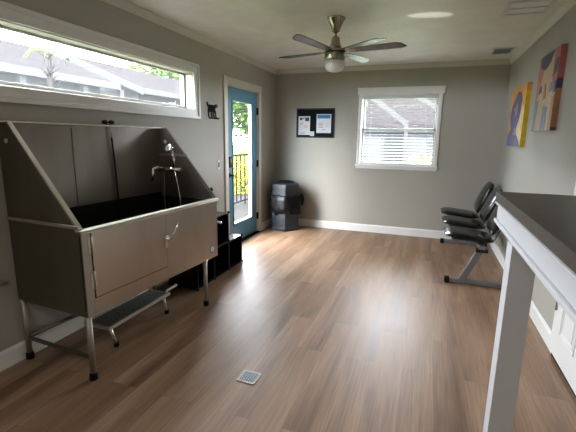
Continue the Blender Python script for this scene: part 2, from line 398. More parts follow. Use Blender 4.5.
def blade(ang, L, pitch, zt):
    b = MB(); R = Matrix.Rotation(math.radians(ang), 4, 'Z') @ Matrix.Translation((0, 0, zt)) @ Matrix.Rotation(math.radians(pitch), 4, 'X')
    n = 12; up = []; lo = []
    for i in range(n+1):
        t = i/n; x = .135 + (L-.135)*t
        wd = .034 + .014*math.sin(t*PI*.5) - (.0 if t < .93 else (t-.93)*.25)
        up.append((x, wd)); lo.append((x - (.035*(1 if t > .9 else 0)), -wd))
    pts = up + lo[::-1]
    b.prism(pts, -.003, .003, 'z', R)
    bo = b.build('blade', M_blade, fan)
    b = MB(); b.box(.085, .19, -.020, .020, -.006, .006, R); b.build('blade_bracket', M_nickel, bo, bevel=.002)
for ang, L, pt in ((166, .60, -2), (-106, .665, 9), (-11, .63, -15), (-39, .60, 2), (68, .58, -13)):
    blade(ang, L, pt, -.280)

# ------------------------------------------------------------------ dog wash tub
tub = thing('dog_wash_tub', 'large stainless steel dog wash tub on legs below the long high window', 'bathtub', (.018, -4.432, 0), math.radians(-3.4))
TL, TD, ZB, ZF, ZT = 1.350, .600, .405, .905, 1.500
side = [(0, ZB), (TD, ZB), (TD, ZF), (TD-.03, ZF+.015), (.095, ZT), (0, ZT)]
for nm, ya, yb in (('side_panel', 0, .012), ('side_panel', TL-.012, TL)):
    b = MB(); b.prism(side, ya, yb, 'y'); sp = b.build(nm, M_steel_side_shade if ya == 0 else M_steel_in_shade, tub)
    # folded bright flange along the slope, inwards
    fa, fb = (0, .028) if ya == 0 else (TL-.016, TL+.004)
    b = MB(); P0, P1 = Vector((.085, 0, ZT)), Vector((TD-.012, 0, ZF+.012)); d = (P1-P0).normalized(); nn = Vector((-d.z, 0, d.x))
    if nn.z < 0: nn = -nn
    b.prism([(P0.x, P0.z), (P1.x, P1.z), ((P1+nn*.010).x, (P1+nn*.010).z), ((P0+nn*.010).x, (P0+nn*.010).z)], fa, fb, 'y')
    b.build('flange', M_flange if ya == 0 else M_steel_in_shade, sp)
    if ya == 0:
        b = MB(); b.box(.0, TD, -.010, .0, .925, .945); b.build('side_rib', M_steel, sp, bevel=.003)
        b = MB(); b.lathe([(.013, 0), (.013, .004)], 16, Matrix.Translation((.075, 0, 1.395)) @ Matrix.Rotation(PI/2, 4, 'X')); b.build('grommet', M_steel_bright, sp)
    else:
        b = MB(); b.lathe([(.015, 0), (.015, .004)], 16, Matrix.Translation((.085, TL-.012, 1.385)) @ Matrix.Rotation(PI/2, 4, 'X')); b.build('grommet', M_white, sp)
b = MB(); b.box(0, .014, .012, TL-.012, ZB, ZT); bp_ = b.build('back_panel', M_steel_in_shade, tub)
b = MB(); b.box(.014, .017, .470, .476, .93, ZT-.02); b.build('panel_seam', M_steel_side_shade, bp_)
b = MB(); b.box(-.006, .026, -.004, TL+.012, ZT, ZT+.010); b.build('top_rail', M_steel_bright, tub, bevel=.003)
b = MB(); b.box(.014, TD-.012, .012, TL-.012, .60, .625); b.box(.014, .020, .012, TL-.012, .625, .935)
b.box(.020, TD-.012, .012, .016, .625, .86); b.box(.020, TD-.012, TL-.020, TL-.012, .625, .90)
b.build('basin_mat_shade', M_rubber, tub)  # black mat, carried up the back to paint in the basin's deep shadow
b = MB(); b.box(.014, TD-.012, .012, TL-.012, ZB, ZB+.012); b.build('underside', M_steel_side_shade, tub)
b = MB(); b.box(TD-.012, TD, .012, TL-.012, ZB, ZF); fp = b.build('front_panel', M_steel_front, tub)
b = MB(); b.box(TD, TD+.010, 0, .055, ZB, ZF); b.build('corner_post', M_steel, tub, bevel=.003)
b = MB(); b.box(TD-.002, TD+.002, -.006, .0, ZB+.04, ZF-.02); b.build('edge_gap_shade', M_black, tub)  # black strip in place of the shaded gap at the corner
b = MB(); b.box(TD-.034, TD+.016, -.004, TL+.014, ZF, ZF+.012); b.box(TD+.008, TD+.016, -.004, TL+.014, ZF-.012, ZF); b.build('front_rim', M_flange, tub, bevel=.004)
# door in the front
b = MB(); b.box(TD, TD+.0022, .064, .694, .500, ZF-.012); b.build('door_gap_shade', M_black, fp)  # black sheet behind the door draws the shade of its gap
b = MB(); b.box(TD, TD+.006, .069, .688, .506, ZF-.012); dr = b.build('tub_door', M_steel_front, tub, bevel=.001)
for zz in (.825, .615):
    b = MB(); b.box(TD+.006, TD+.008, .070, .086, zz-.046, zz+.046); b.box(TD+.010, TD+.012, .038, .054, zz-.046, zz+.046)
    b.tube([(TD+.012, .063, zz-.055), (TD+.012, .063, zz+.055)], .006, 8); b.build('hinge', M_flange, dr)
b = MB(); Mx = Matrix.Translation((TD+.004, .690, .712)) @ Matrix.Rotation(PI/2, 4, 'Y')
b.lathe([(.030, 0), (.030, .010), (.018, .016), (.018, .030), (.010, .034)], 18, Mx)
b.box(TD, TD+.016, .66, .685, .65, .74)
b.tube([(TD+.034, .690, .712), (TD+.044, .725, .755), (TD+.046, .765, .815)], [.010, .009, .007], 10)
b.build('latch_handle', M_chrome, dr)
b = MB(); b.lathe([(.036, 0), (.036, .003)], 24, Matrix.Translation((TD, 1.265, .485)) @ Matrix.Rotation(PI/2, 4, 'Y')); stk = b.build('round_sticker', M_paperblue, fp)
b = MB(); b.lathe([(.027, .003), (.027, .004)], 24, Matrix.Translation((TD, 1.265, .485)) @ Matrix.Rotation(PI/2, 4, 'Y'))
b.build('sticker_face', M_white, stk)
for (dx, uy) in ((.585, .018), (.022, .012), (.585, 1.175), (.022, 1.175)):
    b = MB(); b.tube([(dx, uy, .035), (dx, uy, ZB+.01)], .0175, 14); lg = b.build('leg', M_steel, tub)
    b = MB(); b.lathe([(.023, 0), (.023, .038), (.019, .045)], 14, Matrix.Translation((dx, uy, 0))); b.build('rubber_foot', M_rubber, lg)
b = MB(); b.box(.035, .57, .004, .020, .135, .160); b.build('cross_brace', M_steel_side_shade, tub, bevel=.004)
b = MB(); b.tube([(.022, .03, .147), (.022, 1.16, .147)], .012, 10); b.build('rear_brace', M_steel_side_shade, tub)
# faucet, shower head, hoses
fc = MB(); Mw = 1.362
fc.tube([(.10, TL-.012, 1.150), (.10, TL-.09, 1.150)], .014, 10); fc.tube([(.28, TL-.012, 1.150), (.28, TL-.09, 1.150)], .014, 10)
fc.tube([(.07, TL-.09, 1.150), (.31, TL-.09, 1.150)], .020, 12)
fc.tube([(.13, TL-.09, 1.155), (.12, TL-.15, 1.170), (.12, TL-.22, 1.160), (.12, TL-.24, 1.06)], [.014, .015, .014, .010], 10)
fo = fc.build('faucet', M_chrome, tub)
b = MB(); b.box(.02, .32, TL-.022, TL-.012, 1.262, 1.282); b.build('rinse_bar', M_steel, tub)
b = MB(); b.tube([(.24, TL-.10, 1.17), (.235, TL-.095, 1.25), (.23, TL-.11, 1.31)], [.012, .014, .018], 10)
b.lathe([(.012, -.02), (.036, .0), (.038, .020), (.030, .026)], 20, Matrix.Translation((.225, TL-.125, 1.325)) @ Matrix.Rotation(math.radians(60), 4, 'X'))
b.build('shower_head', M_chrome, tub)
b = MB(); b.tube([(.24, TL-.10, 1.17), (.27, TL-.10, 1.05), (.31, TL-.12, .90), (.33, TL-.13, .70)], .006, 8); b.build('shower_hose', M_chrome, tub)
b = MB(); b.tube([(.13, TL-.10, 1.14), (.14, TL-.12, .95), (.15, TL-.12, .68)], .005, 8); b.build('water_line', M_gunmetal, tub)
# leash tether at the top rail
b = MB(); b.sphere((.012, .765, ZT+.030), .020, (1, 1.3, .9), 12, 8); b.sphere((.012, .825, ZT+.030), .020, (1, 1.3, .9), 12, 8); b.tube([(.012, .765, ZT+.025), (.012, .797, ZT+.008), (.012, .825, ZT+.025)], .008, 8)
b.build('tether_clip', M_black, tub)
b = MB(); b.tube([(.022, .797, ZT+.005), (.028, .800, ZT-.05), (.028, .802, ZT-.09)], .006, 8); b.build('tether_swivel', M_chrome, tub)
b = MB(); b.tube([(.028, .802, ZT-.09), (.032, .812, 1.2), (.036, .822, .70)], .0075, 8); b.build('leash_cable', M_rubber, tub)
b = MB(); b.sphere((.54, TL+.012, .985), .016, (1, 1, 1.2), 12, 8); b.tube([(.54, TL-.006, .93), (.54, TL+.008, .975)], .007, 8); b.build('tether_knob', M_black, tub)
b = MB(); b.tube([(.56, TL, .69), (.585, TL+.035, .70), (.61, TL+.055, .685)], [.012, .010, .011], 10); b.tube([(.575, TL+.02, .695), (.575, TL+.02, .56)], .006, 8); b.build('drain_lever', M_chrome, tub)

# ---- folding step under the tub
st = thing('folding_step', 'low metal step with dark treads sticking out from under the tub', 'step', (.45, -4.17, 0))
b = MB(); b.box(-.19, .0, .02, .64, .158, .166); b.build('tread', M_tread, st)
b = MB(); b.box(0, .018, .0, .66, .148, .172); b.box(-.19, 0, .0, .020, .148, .170); b.box(-.19, 0, .64, .66, .148, .170); b.box(-.208, -.19, 0, .66, .148, .172)
b.build('step_frame', M_steel_bright, st, bevel=.003)
for uy, du in ((.030, .045), (.60, .0)):
    for dx in (.0,):
        b = MB(); b.tube([(dx+.005, uy-.01+0, .155), (dx+.002, uy+.02+du*.3, .02)], .012, 10); lg = b.build('leg', M_steel_bright, st)
        b = MB(); b.lathe([(.017, 0), (.017, .030)], 12, Matrix.Translation((dx+.002, uy+.022+du*.3, 0))); b.build('rubber_foot', M_rubber, lg)
b = MB(); b.bar((-.02, .66, .18), (-.02, .80, .18), .016, .016); b.bar((-.02, .66, .18), (-.02, .66, .13), .014); b.build('pull_bracket', M_steel_bright, st)

# ------------------------------------------------------------------ stepped black cube shelving beyond the tub
cs = thing('cube_shelf', 'stepped black cube shelving between the wash tub and blue door', 'shelf', (.0, -2.11, 0))
CX0, CX1, cw_, ch = .10, .43, .312, .318
cells = [(0, 0), (1, 0), (2, 0), (1, 1)]
t = .012
for (i, j) in cells:
    ya, yb = -cw_*(i+1), -cw_*i; za, zb = .012+ch*j, .012+ch*(j+1)
    cu = None
    b = MB(); b.box(CX0, CX1, ya, yb, zb-t, zb); cu = b.build('top_panel', M_crate, cs, bevel=.002)
    b = MB(); b.box(CX0, CX1, ya+t*.5, ya+t*1.5-.001, za, zb-t); b.box(CX0, CX1, yb-t, yb, za, zb-t); b.box(CX0, CX0+.008, ya+t, yb-t, za, zb-t); b.build('side_panels', M_crate, cs)
    if j == 0:
        b = MB(); b.box(CX0, CX1, ya, yb, za, za+t); b.build('bottom_panel', M_crate, cs)
    b = MB(); b.box(CX1-.002, CX1+.005, ya, ya+.014, za, zb); b.box(CX1-.002, CX1+.005, yb-.014, yb, za, zb); b.box(CX1-.002, CX1+.005, ya, yb, zb-.012, zb); b.box(CX1-.002, CX1+.005, ya, yb, za, za+.012)
    b.build('front_edging', M_rubber, cs, bevel=.002)
corners = {(i, j) for (a, c) in cells for i in (a, a+1) for j in (c, c+1)}
for (i, j) in sorted(corners):
    b = MB(); b.sphere((CX1+.004, -cw_*i, .012+ch*j + (.004 if j == 0 else 0)), .015, (1, 1, 1), 12, 8); b.build('corner_connector', M_black, cs)

# ------------------------------------------------------------------ hexagonal bin
bn = thing('trash_bin', 'dark hexagonal trash bin with black bag folded over its rim', 'trash can', (.300, -.285, 0), math.radians(-71))
R = .250
b = MB(); b.lathe([(R, 0), (R, .045), (R*.97, .055), (R*.95, .70), (R*.90, .715)], 6, smooth=False); b.build('bin_body', M_bin, bn, bevel=.01)
b = MB(); b.lathe([(R*.95, .70), (R*.93, .725), (R*.62, .745), (R*.55, .742), (R*.5, .70)], 6, smooth=False, cap=False); b.build('lid', M_bin, bn, bevel=.008)
b = MB(); b.lathe([(R*.54, .735), (R*.58, .760), (R*.50, .764), (R*.48, .735)], 24); b.build('lid_opening', M_black, bn)
b = MB(); n = 48; rings = []
prof = [(.99, .565), (1.04, .55), (1.06, .48), (1.05, .38), (1.06, .30), (1.0, .285)]
for k, (rm, z) in enumerate(prof):
    ring = []
    for i in range(n):
        a = 2*PI*i/n; hexr = R*math.cos(PI/6)/math.cos(((a) % (PI/3)) - PI/6)
        w = .012*math.sin(a*13+k*1.3) + .010*math.sin(a*29+k*2.1) + .008*math.sin(a*7)
        zz = z + (.035*math.sin(a*5+1)+.02*math.sin(a*11) if k >= 3 else .008*math.sin(a*9))
        r = hexr*rm*.985 + (abs(w)+.004 if 0 < k < 5 else .001)
        ring.append(b.bm.verts.new((r*math.cos(a), r*math.sin(a), zz)))
    rings.append(ring)
for ra, rb in zip(rings, rings[1:]):
    for i in range(n):
        f = b.bm.faces.new((ra[i], ra[(i+1) % n], rb[(i+1) % n], rb[i])); f.smooth = True
for i in range(10):   # gathered bag tail on the right
    pass
b.build('bin_bag', M_bag, bn)
b = MB(); b.sphere((.02, .255, .47), .05, (.9, .9, 1.9), 14, 10); b.build('bag_knot', M_bag, bn)

# ------------------------------------------------------------------ bulletin board and its papers
bb_ = thing('bulletin_board', 'black bulletin board with thin frame on the back wall', 'notice board', (.372, 0, 1.438))
bw, bh = .612, .448
b = MB(); b.box(0, bw, -.014, 0, 0, bh); b.build('felt_panel', M_board, bb_)
b = MB(); f = .018; b.box(0, bw, -.022, 0, 0, f); b.box(0, bw, -.022, 0, bh-f, bh); b.box(0, f, -.022, 0, f, bh-f); b.box(bw-f, bw, -.022, 0, f, bh-f); b.build('board_frame', M_black, bb_, bevel=.002)
def sheet(name, label, x, z, w, h, marks, group='papers pinned on the bulletin board'):
    b = MB(); b.box(0, w, -.002, 0, 0, h)
    for (mi, xa, xb, za, zb) in marks:
        b.mi = mi; b.box(xa*w, xb*w, -.0026, -.0005, za*h, zb*h)
    o = b.build(name, [M_paper, M_paperblue, M_ink, M_inkr, M_inkb]); o.location = (x, -.0145, z); tag(o, label, 'paper', group); return o
sheet('pinned_paper', 'white notice with a blue header pinned on the right of the board', .700, 1.512, .232, .285,
      [(1, .06, .94, .77, .96)] + [(2, .14, .14+w_, z, z+.028) for z, w_ in ((.52, .30), (.44, .36), (.36, .28), (.29, .34))] + [(3, .62, .82, .48, .52), (2, .6, .8, .36, .38), (2, .35, .65, .16, .185)])
sheet('pinned_paper', 'white flyer with a black print and peach dot pinned on the left of the board', .405, 1.480, .190, .285,
      [(4, .58, .92, .74, .94), (4, .12, .34, .80, .93), (4, .40, .52, .86, .94), (3, .50, .76, .38, .54), (2, .14, .40, .62, .64), (2, .14, .40, .56, .58), (2, .12, .6, .10, .12), (2, .12, .5, .05, .07)])
sheet('pinned_note', 'small blank white note pinned at the bottom of the board between the two sheets', .597, 1.463, .068, .072, [(2, .2, .7, .6, .66)])

# ------------------------------------------------------------------ left wall fittings
hk = thing('leash_hook', 'black metal dog-shaped leash hook between the high window and the door', 'hook', (.0, -2.115, 1.635))
b = MB(); b.box(0, .010, .050, .205, .072, .140); b.box(0, .012, .060, .195, .090, .155)
b.build('body_plate', M_rubber, hk, bevel=.006)
b = MB(); b.tube([(.006, .055, .125), (.010, .030, .150), (.010, .018, .175), (.010, .035, .168)], .009, 8); b.build('tail', M_black, hk)
b = MB(); b.sphere((.010, .205, .145), .022, (.5, 1, 1), 12, 8); b.tube([(.008, .215, .150), (.008, .238, .165), (.008, .240, .130)], .009, 8); b.build('head', M_black, hk)
for yy, kk in ((.040, 0), (.105, 1), (.150, 1), (.200, 1)):
    b = MB(); b.tube([(.006, yy+.01, .09), (.008, yy+.012, .03), (.014, yy+.014, .004), (.036, yy+.014+.012*kk, .002), (.040, yy+.014+.016*kk, .016)], .0065, 8); b.build('hook_leg', M_black, hk)
b = MB(); b.sphere((.005, .265, .008), .014, (.5, 1.2, .8), 10, 6); b.build('paw', M_black, hk)
sw = thing('light_switch', 'beige light switch plate left of the blue door', 'light switch', (0, -1.855, 1.100))
b = MB(); b.box(0, .006, -.036, .036, -.058, .058); b.build('switch_plate', M_beige, sw, bevel=.003)
b = MB(); b.box(.006, .014, -.014, .014, -.028, .028); b.build('rocker', M_ink, sw, bevel=.003)
b = MB(); b.tube([(.0115, -5.2, .552), (.0115, -4.49, .552)], .012, 10)
tag(b.build('water_pipe', M_white), 'thin white water pipe on the wall left of the tub', 'pipe')

# ------------------------------------------------------------------ paintings
def pm(n, c): return mat(n, c, .45, var=.18, scale=14)
P_or, P_ye, P_pu, P_li, P_pk = pm('paint_orange', (.60, .27, .03)), pm('paint_yellow', (.58, .40, .012)), pm('paint_purple', (.07, .06, .17)), pm('paint_pale_yellow', (.72, .58, .26)), pm('paint_lilac', (.30, .22, .38))
P_tan, P_rose, P_navy, P_slate, P_brown = pm('paint_tan', (.42, .29, .17)), pm('paint_rose', (.36, .10, .09)), pm('paint_navy', (.03, .035, .09)), pm('paint_slate', (.14, .15, .24)), pm('paint_brown', (.30, .14, .07))
def painting(label, yfar, ynear, z0, z1, polys, mats, sidemi, sidepatch):
    p = thing('wall_painting', label, 'painting', (W, yfar, z0), 0, 'dog paintings on the right wall')
    w = yfar-ynear; h = z1-z0; T = .042
    b = MB(); b.box(-T, 0, -w, 0, 0, h)
    def slab(poly, mi, e):
        b.mi = mi; b.prism([(-s*w, t_*h) for s, t_ in poly], -T-e, -T+.001, 'x')
    for k, (mi, poly) in enumerate(polys): slab(poly, mi, .0006+.0003*k)
    b.mi = sidemi; b.box(-T-.0003, -.002, -w-.0008, -w+.001, 0, h)
    for mi, a, c in sidepatch: b.mi = mi; b.box(-T-.0003, -.002, -w-.0012, -w+.001, a*h, c*h)
    b.build('canvas', mats, p)
painting('square painting of a purple dog on orange and yellow on the right wall', -.620, -1.365, 1.378, 2.018,
    [(3, [(.72, .0), (1, 0), (1, .62), (.8, .70), (.68, .45), (.62, .25)]),
     (2, [(0, 0), (1, 0), (.86, .10), (.62, .22), (.60, .32), (.74, .46), (.80, .66), (.78, .80), (.66, .90), (.45, .93), (.34, .84), (.12, .70), (.04, .55), (.10, .40), (.20, .30), (0, .20)]),
     (4, [(.42, .20), (.60, .18), (.58, .30), (.46, .32)]), (1, [(.30, .62), (.36, .60), (.37, .66), (.31, .67)]), (4, [(.40, .50), (.55, .55), (.52, .74), (.44, .72)])],
    [P_or, P_ye, P_pu, P_li, P_pk], 1, [(0, .86, 1.0)])
painting('large dog portrait painting in tan, rose and navy, nearest on the right wall', -1.790, -2.395, 1.522, 2.158,
    [(1, [(0, .40), (.22, .55), (.25, .82), (.16, 1), (0, 1)]), (1, [(.72, 1), (.80, .60), (1, .55), (1, 1)]),
     (2, [(.10, .86), (.34, .80), (.58, .86), (.74, 1), (.12, 1)]), (2, [(.76, .66), (.96, .70), (1, .86), (.84, .88)]),
     (3, [(0, 0), (.14, 0), (.18, .42), (0, .46)]), (3, [(.44, 0), (.72, 0), (.70, .30), (.52, .33)]),
     (3, [(.70, .48), (.86, .50), (.86, .60), (.72, .59)]), (2, [(.18, .50), (.30, .52), (.28, .60), (.18, .58)]),
     (2, [(.90, .46), (1, .46), (1, .60), (.92, .58)]), (4, [(.84, 0), (1, 0), (1, .44), (.90, .40)]), (4, [(.42, .40), (.54, .42), (.50, .62), (.44, .60)])],
    [P_tan, P_rose, P_navy, P_slate, P_brown], 4, [(1, .62, 1.0), (2, .50, .62), (2, .0, .04)])

# ------------------------------------------------------------------ ceiling vents
v = thing('return_vent', 'large white return air grille holding a pleated filter on the ceiling', 'vent', (3.035, -2.235, H))
b = MB(); fx, fy, f = .165, .180, .030
b.box(-fx, fx, -fy, -fy+f, -.010, 0); b.box(-fx, fx, fy-f, fy, -.010, 0); b.box(-fx, -fx+f, -fy+f, fy-f, -.010, 0); b.box(fx-f, fx, -fy+f, fy-f, -.010, 0)
b.build('vent_frame', M_vent, v, bevel=.003)
b = MB(); b.box(-fx+f, fx-f, -fy+f, fy-f, -.0025, -.0005); b.build('filter', M_filter, v)
b = MB(); b.box(-fx+f, fx-f, -.008, .008, -.009, -.003); b.build('centre_bar', M_vent, v)
b = MB()
for i in range(14):
    xx = -fx+f + (2*(fx-f))*(i+.5)/14
    b.box(xx-.0015, xx+.0015, -fy+f, -.008, -.006, -.003); b.box(xx-.0015, xx+.0015, .008, fy-f, -.006, -.003)
b.build('louvres', M_vent, v)
v = thing('supply_vent', 'small white supply vent with dark slots near the back of the ceiling', 'vent', (3.110, -.560, H))
b = MB(); fx, fy, f = .120, .185, .026
b.box(-fx, fx, -fy, -fy+f, -.010, 0); b.box(-fx, fx, fy-f, fy, -.010, 0); b.box(-fx, -fx+f, -fy+f, fy-f, -.010, 0); b.box(fx-f, fx, -fy+f, fy-f, -.010, 0)
b.build('vent_frame', M_vent, v, bevel=.003)
b = MB(); b.box(-fx+f, fx-f, -fy+f, fy-f, -.003, -.0005); b.build('vent_interior', M_ventdark, v)
b = MB()
for i in range(7):
    xx = -fx+f + (2*(fx-f))*(i+.5)/7
    b.box(xx-.0022, xx+.0022, -fy+f, fy-f, -.007, -.004)
b.build('louvres', M_vent, v)

# ------------------------------------------------------------------ floor drain
dn = thing('floor_drain', 'small square metal drain cover set in the plank floor', 'drain', (1.464, -4.104, 0))
b = MB(); e = .058; f = .010
b.box(-e, e, -e, -e+f, 0, .006); b.box(-e, e, e-f, e, 0, .006); b.box(-e, -e+f, -e+f, e-f, 0, .006); b.box(e-f, e, -e+f, e-f, 0, .006); b.build('drain_frame', M_steel, dn, bevel=.001)
b = MB(); b.box(-e+f, e-f, -e+f, e-f, 0, .002); b.mi = 1
for i in range(6):
    for j in range(6):
        xx = -e+f+ (2*(e-f))*(i+.5)/6; yy = -e+f+(2*(e-f))*(j+.5)/6
        b.box(xx-.0045, xx+.0045, yy-.0045, yy+.0045, .002, .0045)
b.build('grate', [M_drain_hole, M_drain], dn)

# ------------------------------------------------------------------ tandem seating bench (three seats) along the right wall
be = thing('beam_seating', 'row of three black padded seats on a grey beam along the right wall', 'bench', (0, 0, 0))
def foot(y, name='floor_foot'):
    b = MB(); b.bar((2.665, y, .035), (3.21, y, .035), .050, .044); fo = b.build(name, M_gunmetal, be, bevel=.006)
    for xx in (2.662, 3.214):
        b = MB(); b.box(xx-.024, xx+.024, y-.032, y+.032, .0, .062); b.build('end_cap', M_rubber, fo, bevel=.008)
    b = MB(); b.bar((2.80, y, .045), (2.945, y, .375), .050, .062); b.build('support_post', M_gunmetal, be, bevel=.006)
    b = MB(); b.box(2.90, 3.01, y-.035, y+.035, .352, .385); b.build('clamp', M_black, be, bevel=.004)
foot(-1.90); foot(-.245)
b = MB(); b.box(2.925, 2.985, -1.93, -.12, .378, .418); b.build('beam', M_gunmetal, be, bevel=.005)
def pad(b, cx, w, prof, th):
    """cushion: prof = list of (x, z) centre-line; width in y with rounded corners"""
    n = len(prof); cols = 9; top = []; bot = []
    for i, (x, z) in enumerate(prof):
        a = prof[max(i-1, 0)]; c = prof[min(i+1, n-1)]
        d = Vector((c[0]-a[0], 0, c[1]-a[1])).normalized(); nn = Vector((-d.z, 0, d.x))
        s_ = i/(n-1); endf = math.sqrt(max(0., 1-abs(2*s_-1)**4))
        rt = []; rb = []
        for j in range(cols):
            v_ = 2*j/(cols-1)-1; ef = math.sqrt(max(0., 1-abs(v_)**5))
            yy = cx + v_*w/2*(.74+.26*math.sqrt(max(0., 1-abs(2*s_-1)**3)))
            tt = th*(.18+.82*min(endf, 1)*ef)
            P = Vector((x, yy, z))
            rt.append(b.bm.verts.new(P+nn*tt*.62)); rb.append(b.bm.verts.new(P-nn*tt*.38))
        top.append(rt); bot.append(rb)
    def q(a, c, d, e):
        f = b.bm.faces.new((a, c, d, e)); f.smooth = True
    for i in range(n-1):
        for j in range(cols-1):
            q(top[i][j], top[i][j+1], top[i+1][j+1], top[i+1][j]); q(bot[i][j], bot[i+1][j], bot[i+1][j+1], bot[i][j+1])
        q(top[i][0], top[i+1][0], bot[i+1][0], bot[i][0]); q(top[i][-1], bot[i][-1], bot[i+1][-1], top[i+1][-1])
    for j in range(cols-1):
        q(top[0][j], bot[0][j], bot[0][j+1], top[0][j+1]); q(top[-1][j], top[-1][j+1], bot[-1][j+1], bot[-1][j])
for k, yc in enumerate((-1.63, -.98, -.33)):
    z_ = .470
    b = MB(); pad(b, yc, .50, [(2.605+.47*i/10, z_ + .016*math.cos(i/10*PI*1.1) - .010) for i in range(11)], .062)
    s_ = b.build('seat', M_vinyl, be, subsurf=1)
    b = MB(); b.box(2.68, 3.02, yc-.17, yc+.17, .418, .436); b.build('seat_pan', M_gunmetal, s_, bevel=.004)
    b = MB(); pad(b, yc, .47, [(3.030+.015*(1-i/10)**3+.165*(i/10)**1.15, .500+.400*i/10) for i in range(11)][::-1], .085)
    bk = b.build('backrest', M_vinyl, be, subsurf=1)
    b = MB()
    for sgn in (-.1, .1):
        b.tube([(2.98, yc+sgn, .425), (3.07, yc+sgn, .44), (3.105, yc+sgn, .50), (3.17, yc+sgn, .66), (3.215, yc+sgn, .80)], .011, 8)
    b.build('back_support', M_gunmetal, bk)

# ------------------------------------------------------------------ counter table at the right
ct = thing('counter_table', 'tall white counter with a dark brown top and square posts at right', 'counter', (2.70, -3.99, 0))
CW = W-2.70-.003
b = MB(); b.box(0, CW, -2.75, 0, 1.161, 1.203); b.build('countertop', M_table, ct, bevel=.003)
b = MB()
b.box(.004, CW-.002, -2.74, -.006, 1.145, 1.160); b.box(.012, CW-.004, -2.73, -.012, 1.078, 1.146)
b.box(.002, CW-.002, -2.74, -.004, 1.060, 1.078); b.box(-.002, .016, -2.74, -.004, 1.148, 1.158)
b.build('apron', M_tabw, ct, bevel=.004)
for (ux, uy) in ((.0, -.385), (CW-.088, -.385), (.0, -2.60), (CW-.088, -2.60)):
    b = MB(); b.box(ux, ux+.086, uy-.090, uy, 0, 1.060); b.build('post', M_tabw, ct, bevel=.002)

# ------------------------------------------------------------------ outdoors
b = MB(); b.box(-60, 60, -40, 70, -.32, -.30); structure(b.build('ground', M_grass), 'sunlit lawn outside')
b = MB(); b.box(-2.6, -.151, -7, 3.2, -.30, -.02); structure(b.build('patio', M_pave), 'pale concrete patio outside the blue door')
b = MB(); b.box(-9, -2.6, 6.0, 9.2, -.30, -.27); b.box(-14, 14, 13.5, 17, -.30, -.28); structure(b.build('path', M_pave), 'pale path outside')

def house(label, xr, xe, ya, yb, zr, ze, wallm, endm, windows, posts):
    h = thing('neighbour_house', label, 'house', (xe, ya, -.3), 0, 'neighbouring houses outside')
    o = .3; dx = xr-xe; zr += o; ze += o
    L = yb-ya
    b = MB(); b.box(2*dx, -.35, .3, L-.3, 0, ze-.05); b.build('house_walls', wallm, h)
    b = MB(); b.prism([(0, ze-.05), (dx, zr-.06), (2*dx, ze-.05)], .28, L-.28, 'y'); b.build('gable_wall', endm, h)
    b = MB(); tk = .10
    b.prism([(.15, ze-.05), (dx, zr), (dx, zr-tk), (.15, ze-.05-tk)], 0, L, 'y'); b.prism([(2*dx-.15, ze-.05), (dx, zr), (dx, zr-tk), (2*dx-.15, ze-.05-tk)], 0, L, 'y')
    b.build('roof', M_roof, h)
    b = MB(); b.box(.14, .18, 0, L, ze-.22, ze-.03)
    for yy in (-.03, L):
        b.prism([(.15, ze-.05), (dx, zr), (dx, zr-.22), (.15, ze-.27)], yy, yy+.03, 'y')
    b.build('fascia', M_hwhite, h)
    for (a, c, za, zb) in windows:
        b = MB(); b.box(-.36, -.33, a, c, za+o, zb+o); wf = b.build('window', M_hwhite, h)
        b = MB(); b.box(-.335, -.325, a+.06, (a+c)/2-.02, za+o+.06, zb+o-.06); b.box(-.335, -.325, (a+c)/2+.02, c-.06, za+o+.06, zb+o-.06); b.build('pane', M_hwin, wf)
    for yy in posts:
        b = MB(); b.box(-.05, .08, yy-.08, yy+.08, 0, ze-.2); b.build('porch_post', M_hwhite, h)
    return h
house('grey-roofed house filling the left of the high window view', -10, -7, -8.0, 4.15, 4.20, 3.03, M_hwall, M_hwall, [(3.2, 5.4, 1.1, 2.3), (9.3, 10.6, 1.2, 2.6), (11.2, 12.0, 1.2, 2.6)], [8.4, 9.05, 10.9, 12.3])
house('pale gabled house seen in the right half of the high window', -10, -7, 5.25, 12.2, 4.22, 3.04, M_hcream, M_hwall, [(2.6, 4.2, 1.0, 2.3)], [])
# house behind the back window
h3 = thing('neighbour_house', 'grey-roofed house with white rake boards seen through the slat blind', 'house', (2.2, 8.0, -.3), 0, 'neighbouring houses outside')
b = MB(); b.box(-3.5, 4.5, .15, 6, 0, 1.95); b.build('house_walls', M_hwall, h3)
b = MB(); b.prism([(0, 1.95), (3.2, 3.55), (6.4, 1.95)], -4.2, 5.2, 'x'); b.build('roof', M_roof, h3)
b = MB(); b.bar((-1.9, .02, 3.2), (-.60, -.02, 2.25), .16, .16); b.bar((-.60, -.02, 2.35), (-.56, -.02, 0), .12, .12); b.build('rake_board', M_hwhite, h3)
b = MB(); b.bar((-.55, .02, 3.25), (.85, -.02, 2.45), .16, .16); b.bar((.35, -.05, 1.9), (.35, -.05, .0), .09, .09); b.build('rake_board', M_hwhite, h3)
b = MB(); b.box(-1.3, -.68, .11, .14, .9, 1.8); b.build('window', M_hwin, h3)

